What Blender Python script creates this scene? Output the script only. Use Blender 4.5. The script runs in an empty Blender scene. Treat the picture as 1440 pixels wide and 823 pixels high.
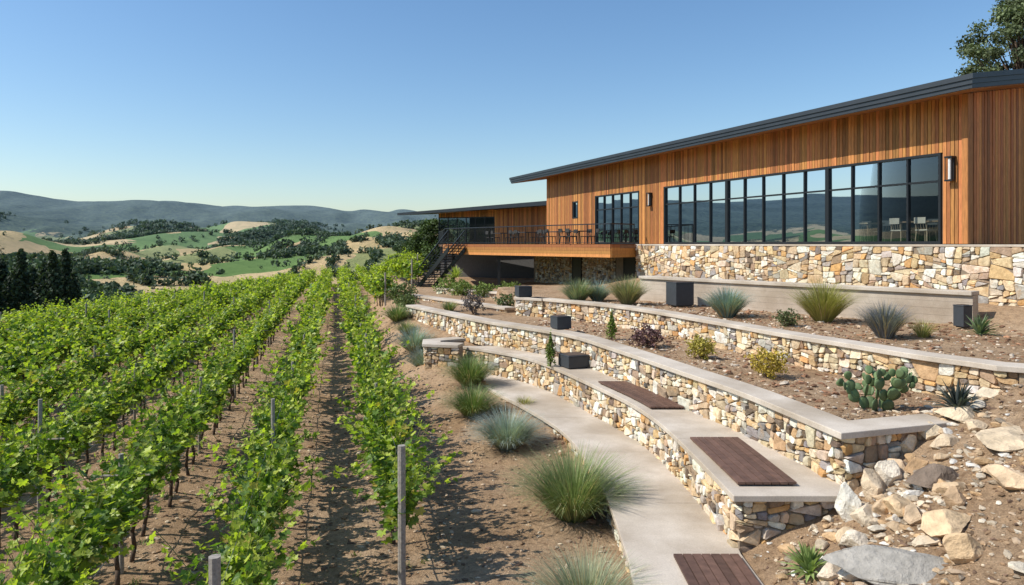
import bpy, math, random
import numpy as np
from mathutils import Vector
random.seed(7); rng=np.random.default_rng(11)
R=random.uniform
scene=bpy.context.scene
scene.view_settings.view_transform='Standard'; scene.view_settings.look='None'; scene.view_settings.exposure=0

# ------------------------------------------------------------ helpers
class MB:
    def __init__(s): s.v=[]; s.f=[]; s.c=[]
    def add(s,vs,fs,col=(1,1,1)):
        b=len(s.v); s.v.extend([tuple(v) for v in vs]); s.c.extend([col]*len(vs))
        s.f.extend([tuple(i+b for i in f) for f in fs])
    def obox(s,p,ax,ay,az,col=(1,1,1)):
        p=Vector(p);ax=Vector(ax);ay=Vector(ay);az=Vector(az)
        vs=[p,p+ax,p+ax+ay,p+ay,p+az,p+ax+az,p+ax+ay+az,p+ay+az]
        s.add(vs,[(0,3,2,1),(4,5,6,7),(0,1,5,4),(1,2,6,5),(2,3,7,6),(3,0,4,7)],col)
    def box(s,x0,x1,y0,y1,z0,z1,col=(1,1,1)):
        s.obox((x0,y0,z0),(x1-x0,0,0),(0,y1-y0,0),(0,0,z1-z0),col)
    def tube(s,p0,p1,r0,r1,n=6,col=(1,1,1)):
        p0=Vector(p0);p1=Vector(p1);d=(p1-p0)
        if d.length<1e-6:return
        d.normalize(); a=d.orthogonal().normalized(); b=d.cross(a)
        vs=[];fs=[]
        for p,r in((p0,r0),(p1,r1)):
            for i in range(n):
                t=2*math.pi*i/n; vs.append(p+a*math.cos(t)*r+b*math.sin(t)*r)
        for i in range(n): fs.append((i,(i+1)%n,n+(i+1)%n,n+i))
        fs.append(tuple(range(n))[::-1]); fs.append(tuple(range(n,2*n)))
        s.add(vs,fs,col)
    def mesh(s,name,mat=None,smooth=False):
        me=bpy.data.meshes.new(name); me.from_pydata(s.v,[],s.f)
        a=me.color_attributes.new('col','FLOAT_COLOR','POINT')
        arr=np.ones((len(s.v),4),dtype=np.float32)
        if s.c: arr[:,:3]=np.array(s.c,dtype=np.float32)
        a.data.foreach_set('color',arr.ravel())
        if mat: me.materials.append(mat)
        if smooth: me.polygons.foreach_set('use_smooth',[True]*len(me.polygons))
        me.update(); return me
    def obj(s,name,mat=None,parent=None,smooth=False,bevel=0):
        o=bpy.data.objects.new(name,s.mesh(name,mat,smooth)); scene.collection.objects.link(o)
        if parent: o.parent=parent
        if bevel:
            m=o.modifiers.new('bevel','BEVEL'); m.width=bevel; m.segments=2; m.limit_method='ANGLE'
        return o
def empty(name,loc=(0,0,0)):
    o=bpy.data.objects.new(name,None); scene.collection.objects.link(o); o.location=loc; return o
TAB=rng.random((256,256))
def vn(x,y,sd=0):
    x=np.asarray(x,float)+sd*17.3; y=np.asarray(y,float)+sd*31.7
    xi=np.floor(x).astype(int); yi=np.floor(y).astype(int); fx=x-xi; fy=y-yi
    fx=fx*fx*(3-2*fx); fy=fy*fy*(3-2*fy)
    g=lambda a,b:TAB[a%256,b%256]
    return (g(xi,yi)*(1-fx)+g(xi+1,yi)*fx)*(1-fy)+(g(xi,yi+1)*(1-fx)+g(xi+1,yi+1)*fx)*fy
def fbm(x,y,sd=0,o=4):
    t=0;a=.5
    for i in range(o): t=t+a*vn(x*2**i,y*2**i,sd+i); a*=.5
    return t
def ss(a,b,x):
    t=np.clip((x-a)/(b-a),0,1); return t*t*(3-2*t)
def catmull(P,n=10):
    out=[]
    for i in range(len(P)-1):
        p0=P[max(i-1,0)];p1=P[i];p2=P[i+1];p3=P[min(i+2,len(P)-1)]
        for k in range(n):
            t=k/n
            out.append(tuple(.5*((2*p1[j])+(-p0[j]+p2[j])*t+(2*p0[j]-5*p1[j]+4*p2[j]-p3[j])*t*t+(-p0[j]+3*p1[j]-3*p2[j]+p3[j])*t**3) for j in(0,1)))
    out.append(tuple(P[-1])); return out

# ------------------------------------------------------------ materials
def nodes(name):
    m=bpy.data.materials.new(name); m.use_nodes=True; nt=m.node_tree
    b=nt.nodes['Principled BSDF']; return m,nt,b
def N(nt,t,**k):
    n=nt.nodes.new(t)
    for a,v in k.items(): setattr(n,a,v)
    return n
def noise(nt,scale,detail=6,rough=.6,vec=None):
    n=N(nt,'ShaderNodeTexNoise'); n.inputs['Scale'].default_value=scale; n.inputs['Detail'].default_value=detail; n.inputs['Roughness'].default_value=rough
    if vec is not None: nt.links.new(vec,n.inputs['Vector'])
    return n
def ramp(nt,fac,stops):
    r=N(nt,'ShaderNodeValToRGB'); e=r.color_ramp.elements
    while len(e)<len(stops): e.new(.5)
    for i,(p,c) in enumerate(stops):
        e[i].position=p; e[i].color=(*c,1) if len(c)==3 else c
    nt.links.new(fac,r.inputs['Fac']); return r
def mixc(nt,a,b,fac,mode='MIX'):
    m=N(nt,'ShaderNodeMix',data_type='RGBA',blend_type=mode)
    for s,v in((m.inputs[0],fac),(m.inputs[6],a),(m.inputs[7],b)):
        if isinstance(v,(int,float)): s.default_value=v
        elif isinstance(v,tuple): s.default_value=(*v,1)
        else: nt.links.new(v,s)
    return m.outputs[2]
def bump(nt,b,h,strength=.5,dist=.02):
    n=N(nt,'ShaderNodeBump'); n.inputs['Strength'].default_value=strength; n.inputs['Distance'].default_value=dist
    nt.links.new(h,n.inputs['Height']); nt.links.new(n.outputs[0],b.inputs['Normal']); return n
def pos(nt): return N(nt,'ShaderNodeNewGeometry').outputs['Position']

def mat_attr(name,rough=.85,nscale=12,lo=.7,hi=1.2,bs=.4,bd=.01,spec=.3,stretch=None):
    m,nt,b=nodes(name); a=N(nt,'ShaderNodeAttribute',attribute_name='col')
    p=pos(nt)
    if stretch:
        mp=N(nt,'ShaderNodeMapping'); mp.inputs['Scale'].default_value=stretch; nt.links.new(p,mp.inputs['Vector']); p=mp.outputs[0]
    n=noise(nt,nscale,8,.65,p); r=ramp(nt,n.outputs[0],[(.25,(lo,)*3),(.75,(hi,)*3)])
    nt.links.new(mixc(nt,a.outputs['Color'],r.outputs[0],1.0,'MULTIPLY'),b.inputs['Base Color'])
    b.inputs['Roughness'].default_value=rough; b.inputs['Specular IOR Level'].default_value=spec
    bump(nt,b,n.outputs[0],bs,bd); return m
def mat_leaf(name,trans=.35,rough=.45,tint=(1.3,1.5,.45)):
    m,nt,b=nodes(name); a=N(nt,'ShaderNodeAttribute',attribute_name='col')
    nt.links.new(a.outputs['Color'],b.inputs['Base Color']); b.inputs['Roughness'].default_value=rough; b.inputs['Specular IOR Level'].default_value=.35
    t=N(nt,'ShaderNodeBsdfTranslucent'); nt.links.new(mixc(nt,a.outputs['Color'],tint,1.0,'MULTIPLY'),t.inputs['Color'])
    mx=N(nt,'ShaderNodeMixShader'); mx.inputs[0].default_value=trans
    nt.links.new(b.outputs[0],mx.inputs[1]); nt.links.new(t.outputs[0],mx.inputs[2])
    nt.links.new(mx.outputs[0],nt.nodes['Material Output'].inputs['Surface']); return m
def mat_plain(name,col,rough=.5,metal=0,nscale=None,lo=.8,hi=1.15,bs=.2,bd=.01):
    m,nt,b=nodes(name); b.inputs['Roughness'].default_value=rough; b.inputs['Metallic'].default_value=metal
    p=pos(nt); n=noise(nt,nscale or 6,7,.65,p); r=ramp(nt,n.outputs[0],[(.25,(lo,)*3),(.75,(hi,)*3)])
    nt.links.new(mixc(nt,tuple(col),r.outputs[0],1.0,'MULTIPLY'),b.inputs['Base Color'])
    if bs: bump(nt,b,n.outputs[0],bs,bd)
    return m
def mat_stone():
    m,nt,b=nodes('stone'); a=N(nt,'ShaderNodeAttribute',attribute_name='col'); p=pos(nt)
    n=noise(nt,9,9,.7,p); r=ramp(nt,n.outputs[0],[(.25,(.6,.57,.53)),(.75,(1.4,)*3)])
    c=mixc(nt,a.outputs['Color'],r.outputs[0],1.0,'MULTIPLY')
    n2=noise(nt,4,5,.6,p); r2=ramp(nt,n2.outputs[0],[(.54,(0,)*3),(.70,(.5,)*3)])   # iron staining
    c=mixc(nt,c,(.50,.29,.12),r2.outputs[0]); nt.links.new(c,b.inputs['Base Color'])
    b.inputs['Roughness'].default_value=.9; b.inputs['Specular IOR Level'].default_value=.2
    n3=noise(nt,28,6,.7,p); ad=N(nt,'ShaderNodeMath',operation='MULTIPLY_ADD'); nt.links.new(n3.outputs[0],ad.inputs[0]); ad.inputs[1].default_value=.3; nt.links.new(n.outputs[0],ad.inputs[2])
    bump(nt,b,ad.outputs[0],.9,.035); return m
M_stone=mat_stone()
M_rock=mat_attr('rock',.9,4,.5,1.4,1,.09)
M_mortar=mat_plain('mortar',(.25,.19,.13),.95,0,20)
M_wood=mat_attr('cedar_cladding',.6,5,.55,1.3,.25,.004,.3,(6,6,.5))
M_slat=mat_attr('dark_decking',.6,8,.6,1.3,.3,.004)
M_leaf=mat_leaf('vine_leaf',.4)
M_grass=mat_leaf('grass_blade',.3,.6,(1.1,1.2,.6))
M_tree=mat_leaf('tree_foliage',.2,.7,(1.1,1.2,.5))
M_bark=mat_plain('bark',(.09,.06,.04),.95,0,20,.6,1.4,.8,.02)
M_post=mat_plain('weathered_post',(.34,.30,.25),.85,0,25,.5,1.3)
M_wire=mat_plain('steel_wire',(.12,.12,.12),.5,.5,25,.8,1.1,0)
M_black=mat_plain('black_metal',(.018,.02,.022),.4,.3,3,.9,1.1,0)
M_roof=mat_plain('dark_metal_roof',(.055,.063,.07),.45,.5,2,.85,1.1,0)
M_box=mat_plain('dark_planter',(.04,.045,.05),.6,0,10)
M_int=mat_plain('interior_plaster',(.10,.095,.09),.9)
M_furn=mat_attr('furniture',.5,6,.85,1.1,.1,.002)
M_cactus=mat_attr('cactus_skin',.5,30,.7,1.2,.3,.004)
M_stucco=mat_plain('stucco',(.26,.21,.15),.9,0,4,.7,1.15)
def mat_concrete(name,c1,c2):
    m,nt,b=nodes(name); p=pos(nt)
    n1=noise(nt,1.3,8,.7,p); n2=noise(nt,40,6,.7,p); n3=noise(nt,.5,5,.6,p)
    r=ramp(nt,n1.outputs[0],[(.3,c1),(.7,c2)]); r2=ramp(nt,n2.outputs[0],[(.3,(.82,)*3),(.7,(1.1,)*3)])
    r3=ramp(nt,n3.outputs[0],[(.38,(.78,.74,.68)),(.6,(1.08,)*3)])
    c=mixc(nt,r.outputs[0],r2.outputs[0],1.0,'MULTIPLY'); nt.links.new(mixc(nt,c,r3.outputs[0],1.0,'MULTIPLY'),b.inputs['Base Color'])
    b.inputs['Roughness'].default_value=.85; bump(nt,b,n2.outputs[0],.3,.006); return m
M_conc=mat_concrete('concrete',(.48,.405,.32),(.62,.54,.44))
M_conc2=mat_concrete('board_formed_concrete',(.44,.36,.28),(.55,.47,.375))
def mat_soil():
    m,nt,b=nodes('soil'); p=pos(nt)
    n1=noise(nt,.5,8,.65,p); n2=noise(nt,7,10,.75,p); n3=noise(nt,45,6,.7,p)
    r=ramp(nt,n1.outputs[0],[(.3,(.37,.235,.13)),(.5,(.50,.335,.20)),(.7,(.60,.43,.275))])
    r2=ramp(nt,n2.outputs[0],[(.3,(.45,.40,.35)),(.5,(1,1,1)),(.75,(1.25,1.22,1.16))])
    r3=ramp(nt,n3.outputs[0],[(.3,(.5,)*3),(.65,(1.15,)*3)])
    c=mixc(nt,r.outputs[0],r2.outputs[0],1.0,'MULTIPLY'); nt.links.new(mixc(nt,c,r3.outputs[0],1.0,'MULTIPLY'),b.inputs['Base Color'])
    b.inputs['Roughness'].default_value=.95; b.inputs['Specular IOR Level'].default_value=.1
    ad=N(nt,'ShaderNodeMath',operation='MULTIPLY_ADD'); nt.links.new(n3.outputs[0],ad.inputs[0]); ad.inputs[1].default_value=.3; nt.links.new(n2.outputs[0],ad.inputs[2])
    bump(nt,b,ad.outputs[0],1,.09); return m
M_soil=mat_soil()
def mat_hills():
    m,nt,b=nodes('hill_grassland'); p=pos(nt)
    nd=noise(nt,.004,4,.55,p)
    wv=N(nt,'ShaderNodeVectorMath',operation='SCALE'); nt.links.new(nd.outputs['Color'],wv.inputs[0]); wv.inputs['Scale'].default_value=200
    av=N(nt,'ShaderNodeVectorMath',operation='ADD'); nt.links.new(p,av.inputs[0]); nt.links.new(wv.outputs[0],av.inputs[1])
    mp=N(nt,'ShaderNodeMapping'); mp.inputs['Scale'].default_value=(1.1,.7,0); nt.links.new(av.outputs[0],mp.inputs['Vector'])
    vo=N(nt,'ShaderNodeTexVoronoi'); vo.inputs['Scale'].default_value=.0098; nt.links.new(mp.outputs[0],vo.inputs['Vector'])
    sc=N(nt,'ShaderNodeSeparateColor'); nt.links.new(vo.outputs['Color'],sc.inputs[0])
    r=ramp(nt,sc.outputs[0],[(0,(.58,.43,.22)),(.2,(.17,.27,.08)),(.38,(.66,.50,.28)),(.56,(.30,.32,.13)),(.68,(.60,.44,.24)),(.82,(.15,.24,.07))]); r.color_ramp.interpolation='CONSTANT'
    n2=noise(nt,.03,8,.7,p); r2=ramp(nt,n2.outputs[0],[(.3,(.74,.78,.68)),(.7,(1.15,1.1,1.05))])
    c=mixc(nt,r.outputs[0],r2.outputs[0],1.0,'MULTIPLY')
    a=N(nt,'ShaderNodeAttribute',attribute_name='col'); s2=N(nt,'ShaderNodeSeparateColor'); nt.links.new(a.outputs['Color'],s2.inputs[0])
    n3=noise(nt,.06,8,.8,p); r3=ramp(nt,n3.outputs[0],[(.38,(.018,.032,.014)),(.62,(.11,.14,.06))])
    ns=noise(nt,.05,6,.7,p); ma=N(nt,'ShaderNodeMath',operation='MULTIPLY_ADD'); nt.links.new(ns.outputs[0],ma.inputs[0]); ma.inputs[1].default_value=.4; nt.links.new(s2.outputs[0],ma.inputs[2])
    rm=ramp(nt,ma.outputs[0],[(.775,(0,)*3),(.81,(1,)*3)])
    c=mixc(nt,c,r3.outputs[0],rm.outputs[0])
    c=mixc(nt,c,(.21,.28,.34),s2.outputs[1])  # aerial haze painted in: bluish tint mixed into base colour by distance
    nt.links.new(c,b.inputs['Base Color']); b.inputs['Roughness'].default_value=1; b.inputs['Specular IOR Level'].default_value=0
    bump(nt,b,n3.outputs[0],.8,6); return m
M_hills=mat_hills()
def mat_glass():
    m,nt,b=nodes('window_glass'); nt.nodes.remove(b)
    tr=N(nt,'ShaderNodeBsdfTransparent'); tr.inputs[0].default_value=(.62,.67,.69,1)
    gl=N(nt,'ShaderNodeBsdfGlossy'); gl.inputs['Roughness'].default_value=.01; gl.inputs[0].default_value=(.52,.6,.68,1)
    fr=N(nt,'ShaderNodeFresnel'); fr.inputs[0].default_value=1.55
    mx=N(nt,'ShaderNodeMixShader'); nt.links.new(fr.outputs[0],mx.inputs[0]); nt.links.new(tr.outputs[0],mx.inputs[1]); nt.links.new(gl.outputs[0],mx.inputs[2])
    nt.links.new(mx.outputs[0],nt.nodes['Material Output'].inputs['Surface']); return m
M_glass=mat_glass()

# ------------------------------------------------------------ site curves (metres, eye level z=0)
cD=catmull([(1.6,6),(1.66,9),(1.71,10),(1.68,13),(1.17,16.7),(-.64,21.3),(-1.9,24.3)])
cC=catmull([(3.2,10.0),(2.98,14.2),(2.25,17.3),(.55,21.9),(-1.9,24.6)])
cB=catmull([(4.79,10.3),(4.3,13),(3.66,15.25),(2.75,18.4),(1.6,21.6),(-1,25.2),(-4.6,31.5)])
cA=catmull([(8.3,12.7),(7.8,13.5),(7.2,15),(6.4,16.9),(5.5,19.6),(3.7,24.1),(.7,28)])
def curve(c,extra_lo=(),extra_hi=()):
    P=list(extra_lo)+list(c)+list(extra_hi); P=sorted(P,key=lambda p:p[1]); a=np.array(P); return lambda Y:np.interp(Y,a[:,1],a[:,0])
XB=curve(cB,[(4.79,0)],[(-5.5,38),(-7,50),(-9,60),(-14,90)])
XA=curve(cA,[(10.5,11.3),(9.2,12.05)],[(-.5,31),(-1,36),(2,60)])
XC=curve(cC,[(3.15,0)]); XD=curve(cD,[(1.6,0)])
E=np.array([-.3988,.917]); NN=np.array([.917,.3988]); CO=np.array([13.62,21.28])
def F(t,o,z): 
    p=CO+t*E+o*NN; return Vector((p[0],p[1],z))
def G(X,Y):
    X=np.asarray(X,float);Y=np.asarray(Y,float)
    n=(fbm(X*.5,Y*.5,3)-.47)*.16+(fbm(X*2.2,Y*2.2,5)-.47)*.11
    base=-4.8-.012*np.clip(-17.5-X,0,None)**2-.012*np.clip(Y-88,0,None)**2
    ph=((X+.248*Y)-.93)/2.03; base=base+.05*np.cos(ph*2*np.pi)*ss(1.2,.4,X+.248*Y)
    xb=XB(Y)
    edge=np.where(Y<24.4,XD(Y),xb)
    T=np.interp(Y,[13,16.7,21.3,24.3,27,33,40],[-4.72,-4.55,-4.37,-3.95,-3.5,-3.1,-2.95])
    w=ss(3.4,.1,edge-X); left=base*(1-w)+T*w+n
    o=(X-CO[0])*NN[0]+(Y-CO[1])*NN[1]; t=(X-CO[0])*E[0]+(Y-CO[1])*E[1]
    up=-2.2+.5*ss(-3.2,-.7,o)*ss(19,16,t)-.45*ss(17,30,t)*ss(28,36,Y)+n*.6
    pl=np.full_like(X,-4.45)
    xc=np.where(Y<24.4,XC(Y),xb)
    pl=np.where(X>xc+.22,-3.66,pl)
    pl=np.where(X>xb+.22,-2.82+n*.5,pl)
    pl=np.where(X>XA(Y)+.22,up,pl)
    zs=-4.33+.47*(X-3.2); zs=-2.1-np.where(zs<-2.1,-2.1-zs,0)+.03*np.clip(X-8,0,None)
    zs=zs+n*1.1
    yb=np.interp(X,[3.2,4.7,4.85,6.6],[10.15,10.25,10.45,11.0])
    bl=np.where(X>6.6,ss(10.9,12.0,Y),(Y>yb).astype(float))
    rt=np.where(X<3.12,np.where(Y<10.1,-4.45,pl),zs*(1-bl)+pl*bl)
    z=np.where(X<edge+.15,left,rt)
    z=z-.03*np.clip(X-60,0,None)**2*.5-.03*np.clip(-30-Y,0,None)**2*.5
    return z
def gz(x,y): return float(G(np.array([x]),np.array([y]))[0])
def grid_mesh(name,X,Y,Z,mat,cols=None):
    ny,nx=X.shape; me=bpy.data.meshes.new(name)
    V=np.stack([X,Y,Z],-1).reshape(-1,3).astype(np.float32)
    i=np.arange(ny*nx).reshape(ny,nx); q=np.stack([i[:-1,:-1],i[:-1,1:],i[1:,1:],i[1:,:-1]],-1).reshape(-1,4)
    me.vertices.add(len(V)); me.vertices.foreach_set('co',V.ravel())
    me.loops.add(q.size); me.loops.foreach_set('vertex_index',q.ravel().astype(np.int32))
    me.polygons.add(len(q)); me.polygons.foreach_set('loop_start',np.arange(0,q.size,4,dtype=np.int32)); me.polygons.foreach_set('loop_total',np.full(len(q),4,dtype=np.int32))
    me.update(calc_edges=True); me.polygons.foreach_set('use_smooth',np.ones(len(q),dtype=bool))
    if cols is not None:
        a=me.color_attributes.new('col','FLOAT_COLOR','POINT'); a.data.foreach_set('color',cols.reshape(-1).astype(np.float32))
    me.materials.append(mat); me.update()
    o=bpy.data.objects.new(name,me); scene.collection.objects.link(o); return o
xs=np.concatenate([np.arange(-80,-20,1.2),np.arange(-20,-6,.3),np.arange(-6,13,.11),np.arange(13,26,.5),np.arange(26,82,2)])
ys=np.concatenate([np.arange(-60,0,2.5),np.arange(0,6,.4),np.arange(6,32,.15),np.arange(32,60,.6),np.arange(60,146,1.5)])
GX,GY=np.meshgrid(xs,ys); grid_mesh('ground',GX,GY,G(GX,GY),M_soil)

# ------------------------------------------------------------ hills
def forest(X,Y):
    r=np.hypot(X,Y); return fbm(X*.0070+3,Y*.0042,40,5)+np.interp(r,[450,700,1000],[-.06,-.02,0])
def H(X,Y):
    r=np.hypot(X,Y); th=np.arctan2(X,Y)
    b=np.interp(r,[40,150,300,520,700,950,1250,1600,2200,2700,3300,4300],[-52,-50,-48,-46,-40,-21,-4,10,24,66,138,125])
    far=ss(0,1,(r-2300)/900)
    b=b+far*(52*np.clip(-th*1.25,-.3,1)+ (fbm(X*.0012,Y*.0012,64,6)-.47)*44)
    amp=np.interp(r,[300,550,900,1300,2300,3000],[4,18,48,70,80,40])
    rd=1-np.abs(fbm(X*.0030+7,Y*.0022,20,3)-.47)*4
    b=b+amp*(fbm(X*.0040,Y*.0032,9,3)-.44)*1.9+amp*.25*(rd-.6)
    b=b+16*np.exp(-((X+165)**2+(Y-255)**2)/(2*50**2))
    return b
rs=np.concatenate([np.linspace(45,400,40),np.geomspace(410,4300,320)])
ths=np.radians(np.concatenate([np.arange(-180,-60,3),np.arange(-60,8,.2),np.arange(8,181,3)]))
RR,TT=np.meshgrid(rs,ths); HX=RR*np.sin(TT); HY=RR*np.cos(TT); HZ=H(HX,HY)
fm=forest(HX,HY)+np.interp(RR,[600,1500,2200,2600],[0,.01,.08,.5]); hz=np.interp(RR,[450,1000,1500,2500,3400],[.02,.09,.16,.34,.52])  # hz: amount of haze painted into the hill colour, rising with distance
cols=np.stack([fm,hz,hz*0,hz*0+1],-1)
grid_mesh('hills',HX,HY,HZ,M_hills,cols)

def quad_cloud(name,C,S,colr,mat,parent=None,flat=.0):
    n=len(C); a=rng.normal(size=(n,3)); a/=np.linalg.norm(a,axis=1)[:,None]
    b=np.cross(a,rng.normal(size=(n,3))); b/=np.linalg.norm(b,axis=1)[:,None]
    S=S[:,None]; j=rng.uniform(.6,1.25,(n,4,1))
    V=np.stack([C-a*S*j[:,0],C-b*S*j[:,1]*.7,C+a*S*j[:,2],C+b*S*j[:,3]*.7],1).reshape(-1,3)
    me=bpy.data.meshes.new(name); me.vertices.add(4*n); me.vertices.foreach_set('co',V.astype(np.float32).ravel())
    me.loops.add(4*n); me.loops.foreach_set('vertex_index',np.arange(4*n,dtype=np.int32)); me.polygons.add(n)
    me.polygons.foreach_set('loop_start',np.arange(0,4*n,4,dtype=np.int32)); me.polygons.foreach_set('loop_total',np.full(n,4,dtype=np.int32)); me.update(calc_edges=True)
    at=me.color_attributes.new('col','FLOAT_COLOR','POINT'); cc=np.ones((n,4,4),dtype=np.float32); cc[:,:,:3]=colr[:,None,:]; at.data.foreach_set('color',cc.ravel())
    me.materials.append(mat); o=bpy.data.objects.new(name,me); scene.collection.objects.link(o)
    if parent:o.parent=parent
    return o
n=120000; r=np.exp(rng.uniform(math.log(400),math.log(2600),n)); th=np.radians(rng.uniform(-48,3,n)); X=r*np.sin(th);Y=r*np.cos(th)
f=forest(X,Y)+vn(X*.02,Y*.02,77)*.10-.05; keep=(f>.565-np.interp(r,[500,2000],[0,.03]))|(rng.random(n)<.010)
keep|=(np.abs(vn(X*.010,Y*.008,91)-.5)<.012)|(np.abs(vn(X*.008,Y*.006,95)-.45)<.010)
X=X[keep];Y=Y[keep]; r=r[keep]
if len(X)>15000: X=X[:15000];Y=Y[:15000];r=r[:15000]
Z=H(X,Y); k=22; nt_=len(X); Ht=rng.uniform(3.5,9.5,nt_)*np.interp(r,[400,2000],[.9,1.25]); Wd=Ht*rng.uniform(.4,.65,nt_)
u=rng.normal(size=(nt_,k,3)); u/=np.linalg.norm(u,axis=2)[:,:,None]; u*=rng.uniform(.7,1.0,(nt_,k,1))
C=np.stack([X,Y,Z+Ht*.5],-1)[:,None,:]+u*np.stack([Wd,Wd,Ht*.52],-1)[:,None,:]
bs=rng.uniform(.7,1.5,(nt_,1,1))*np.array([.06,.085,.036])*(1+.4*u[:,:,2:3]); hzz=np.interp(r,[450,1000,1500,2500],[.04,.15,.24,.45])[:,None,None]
cl=bs*(1-hzz)+np.array([.16,.22,.25])*hzz  # leaf colour fades to blue-grey with distance, painting haze onto the trees
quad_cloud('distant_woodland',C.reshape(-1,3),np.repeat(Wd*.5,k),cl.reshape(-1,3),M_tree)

def conifer(x,y,z0,h,w):
    e=empty('redwood_tree'); m=MB(); m.tube((x,y,z0-1),(x,y,z0+h*.97),h*.02,.05,7); m.obj('trunk',M_bark,e)
    nb=150; Cs=[]; a0=R(0,6)
    for i in range(nb):
        q=(i/nb)**.9; zz=h*(.1+.88*q); a=a0+i*2.4; L=w*(1-q)**.62*R(.55,1.15)+.3; mm=max(6,int(L*9))
        t=rng.random(mm)**.7; px=x+np.cos(a)*L*t+rng.normal(0,.25,mm); py=y+np.sin(a)*L*t+rng.normal(0,.25,mm); pz=z0+zz-L*.22*t*t+.0+rng.normal(0,.22,mm)
        Cs.append(np.stack([px,py,pz],-1))
    C=np.concatenate(Cs); n=len(C)
    col=np.array([.036,.054,.028])*rng.uniform(.5,1.9,(n,1)); quad_cloud('needles',C,rng.uniform(.4,.9,n),col,M_tree,e)
for px,d,ty,w in[(-14,240,356,5.5),(14,258,384,5.5),(30,245,349,5.5),(46,270,374,5),(63,262,366,5),(74,246,351,5.2),(92,258,348,5.2),(104,250,380,4),(-45,250,345,7),(2,262,362,6)]:
    x=(px-720)/1000*d; z=H(np.array([x]),np.array([float(d)]))[0]; conifer(x,d,z,(343-ty)/1000*d-z,w)

def broadleaf(name,x,y,z0,h,cw,nclump=60,leaf=.12,per=70,col=(.06,.08,.035),crown=(.45,1.0),spread=.3):
    e=empty(name); m=MB(); tips=[]
    top=Vector((x,y,z0+h*.8)); m.tube((x,y,z0-.3),(x+.1,y,z0+h*.5),h*.025,h*.016,8); m.tube((x+.1,y,z0+h*.5),top,h*.016,h*.006,7)
    for i in range(nclump):
        a=R(0,6.283); q=R(*crown); rr=cw*math.sin(min(1,(q-crown[0])/(crown[1]-crown[0])*.85+.15)*math.pi)**.6*math.sqrt(R(.1,1))
        p=Vector((x+rr*math.cos(a),y+rr*math.sin(a),z0+h*q)); s=Vector((x+.08,y,z0+h*max(.35,q-.28)))
        mid=s.lerp(p,.5)+Vector((0,0,h*.02)); m.tube(s,mid,h*.005,h*.003,5); m.tube(mid,p,h*.003,.012,5); tips.append(p)
    m.obj('trunk_and_limbs',M_bark,e,True)
    P=np.array([tuple(p) for p in tips]); C=np.repeat(P,per,0)+rng.normal(size=(len(P)*per,3))*np.array([.42,.42,.3])*cw*spread
    cc=np.array(col)*np.repeat(rng.uniform(.6,1.6,(len(P),1)),per,0)*rng.uniform(.7,1.3,(len(C),1))
    quad_cloud('leaves',C,rng.uniform(.7,1.3,len(C))*leaf,cc,M_tree,e)
broadleaf('eucalyptus_tree',32.2,45,-2,17.5,3.3,105,.10,200,(.12,.15,.065),(.62,1.0),.21)
broadleaf('oak_tree',-7.4,66,-4,5.9,2.4,50,.13,160,(.08,.12,.04),(.3,1.0))
broadleaf('oak_tree',-10.4,76,-4.4,4.6,2.4,50,.13,160,(.07,.10,.035),(.3,1.0))

# ------------------------------------------------------------ stone walls
PAL=[(.68,.52,.32),(.74,.62,.44),(.80,.74,.60),(.56,.38,.20),(.62,.36,.15),(.40,.29,.19),(.31,.285,.26),(.48,.43,.36),(.70,.52,.30),(.82,.77,.66),(.22,.165,.12),(.58,.46,.30)]
PW=[10,11,10,7,4,7,6,7,9,7,4,9]
def clip(poly,a,b,c):
    out=[]; n=len(poly)
    for i in range(n):
        p=poly[i];q=poly[(i+1)%n]; dp=a*p[0]+b*p[1]-c; dq=a*q[0]+b*q[1]-c
        if dp<=0: out.append(p)
        if dp*dq<0:
            t=dp/(dp-dq); out.append((p[0]+(q[0]-p[0])*t,p[1]+(q[1]-p[1])*t))
    return out
class Path:
    def __init__(s,pts):
        s.p=[Vector((a,b)) for a,b in pts]; s.l=[0]
        for i in range(1,len(s.p)): s.l.append(s.l[-1]+(s.p[i]-s.p[i-1]).length)
        s.L=s.l[-1]; s.k=0
    def at(s,u):
        u=min(max(u,0),s.L-1e-6); i=np.searchsorted(s.l,u,side='right')-1; i=min(i,len(s.p)-2)
        d=s.p[i+1]-s.p[i]; t=(u-s.l[i])/d.length; d.normalize(); q=s.p[i]+(s.p[i+1]-s.p[i])*t
        return q,Vector((-d.y,d.x))
    def offs(s,o):
        out=[]; n=len(s.p)
        for i in range(n):
            a=(s.p[i]-s.p[i-1]).normalized() if i else (s.p[1]-s.p[0]).normalized()
            b=(s.p[i+1]-s.p[i]).normalized() if i<n-1 else a
            na=Vector((-a.y,a.x)); nb=Vector((-b.y,b.x)); m=(na+nb).normalized(); out.append(s.p[i]+m*o/max(.35,m.dot(na)))
        return out
def ribbon(mb,L,Rr,z0,z1,col=(1,1,1)):
    n=len(L); vs=[]
    for a,b in zip(L,Rr): vs+=[(a[0],a[1],z0),(a[0],a[1],z1),(b[0],b[1],z1),(b[0],b[1],z0)]
    fs=[]
    for i in range(n-1):
        a=4*i;b=a+4
        for j in range(4): fs.append((a+j,a+(j+1)%4,b+(j+1)%4,b+j))
    fs+= [(0,3,2,1),(4*n-4,4*n-3,4*n-2,4*n-1)]
    mb.add(vs,fs,col)
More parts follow.
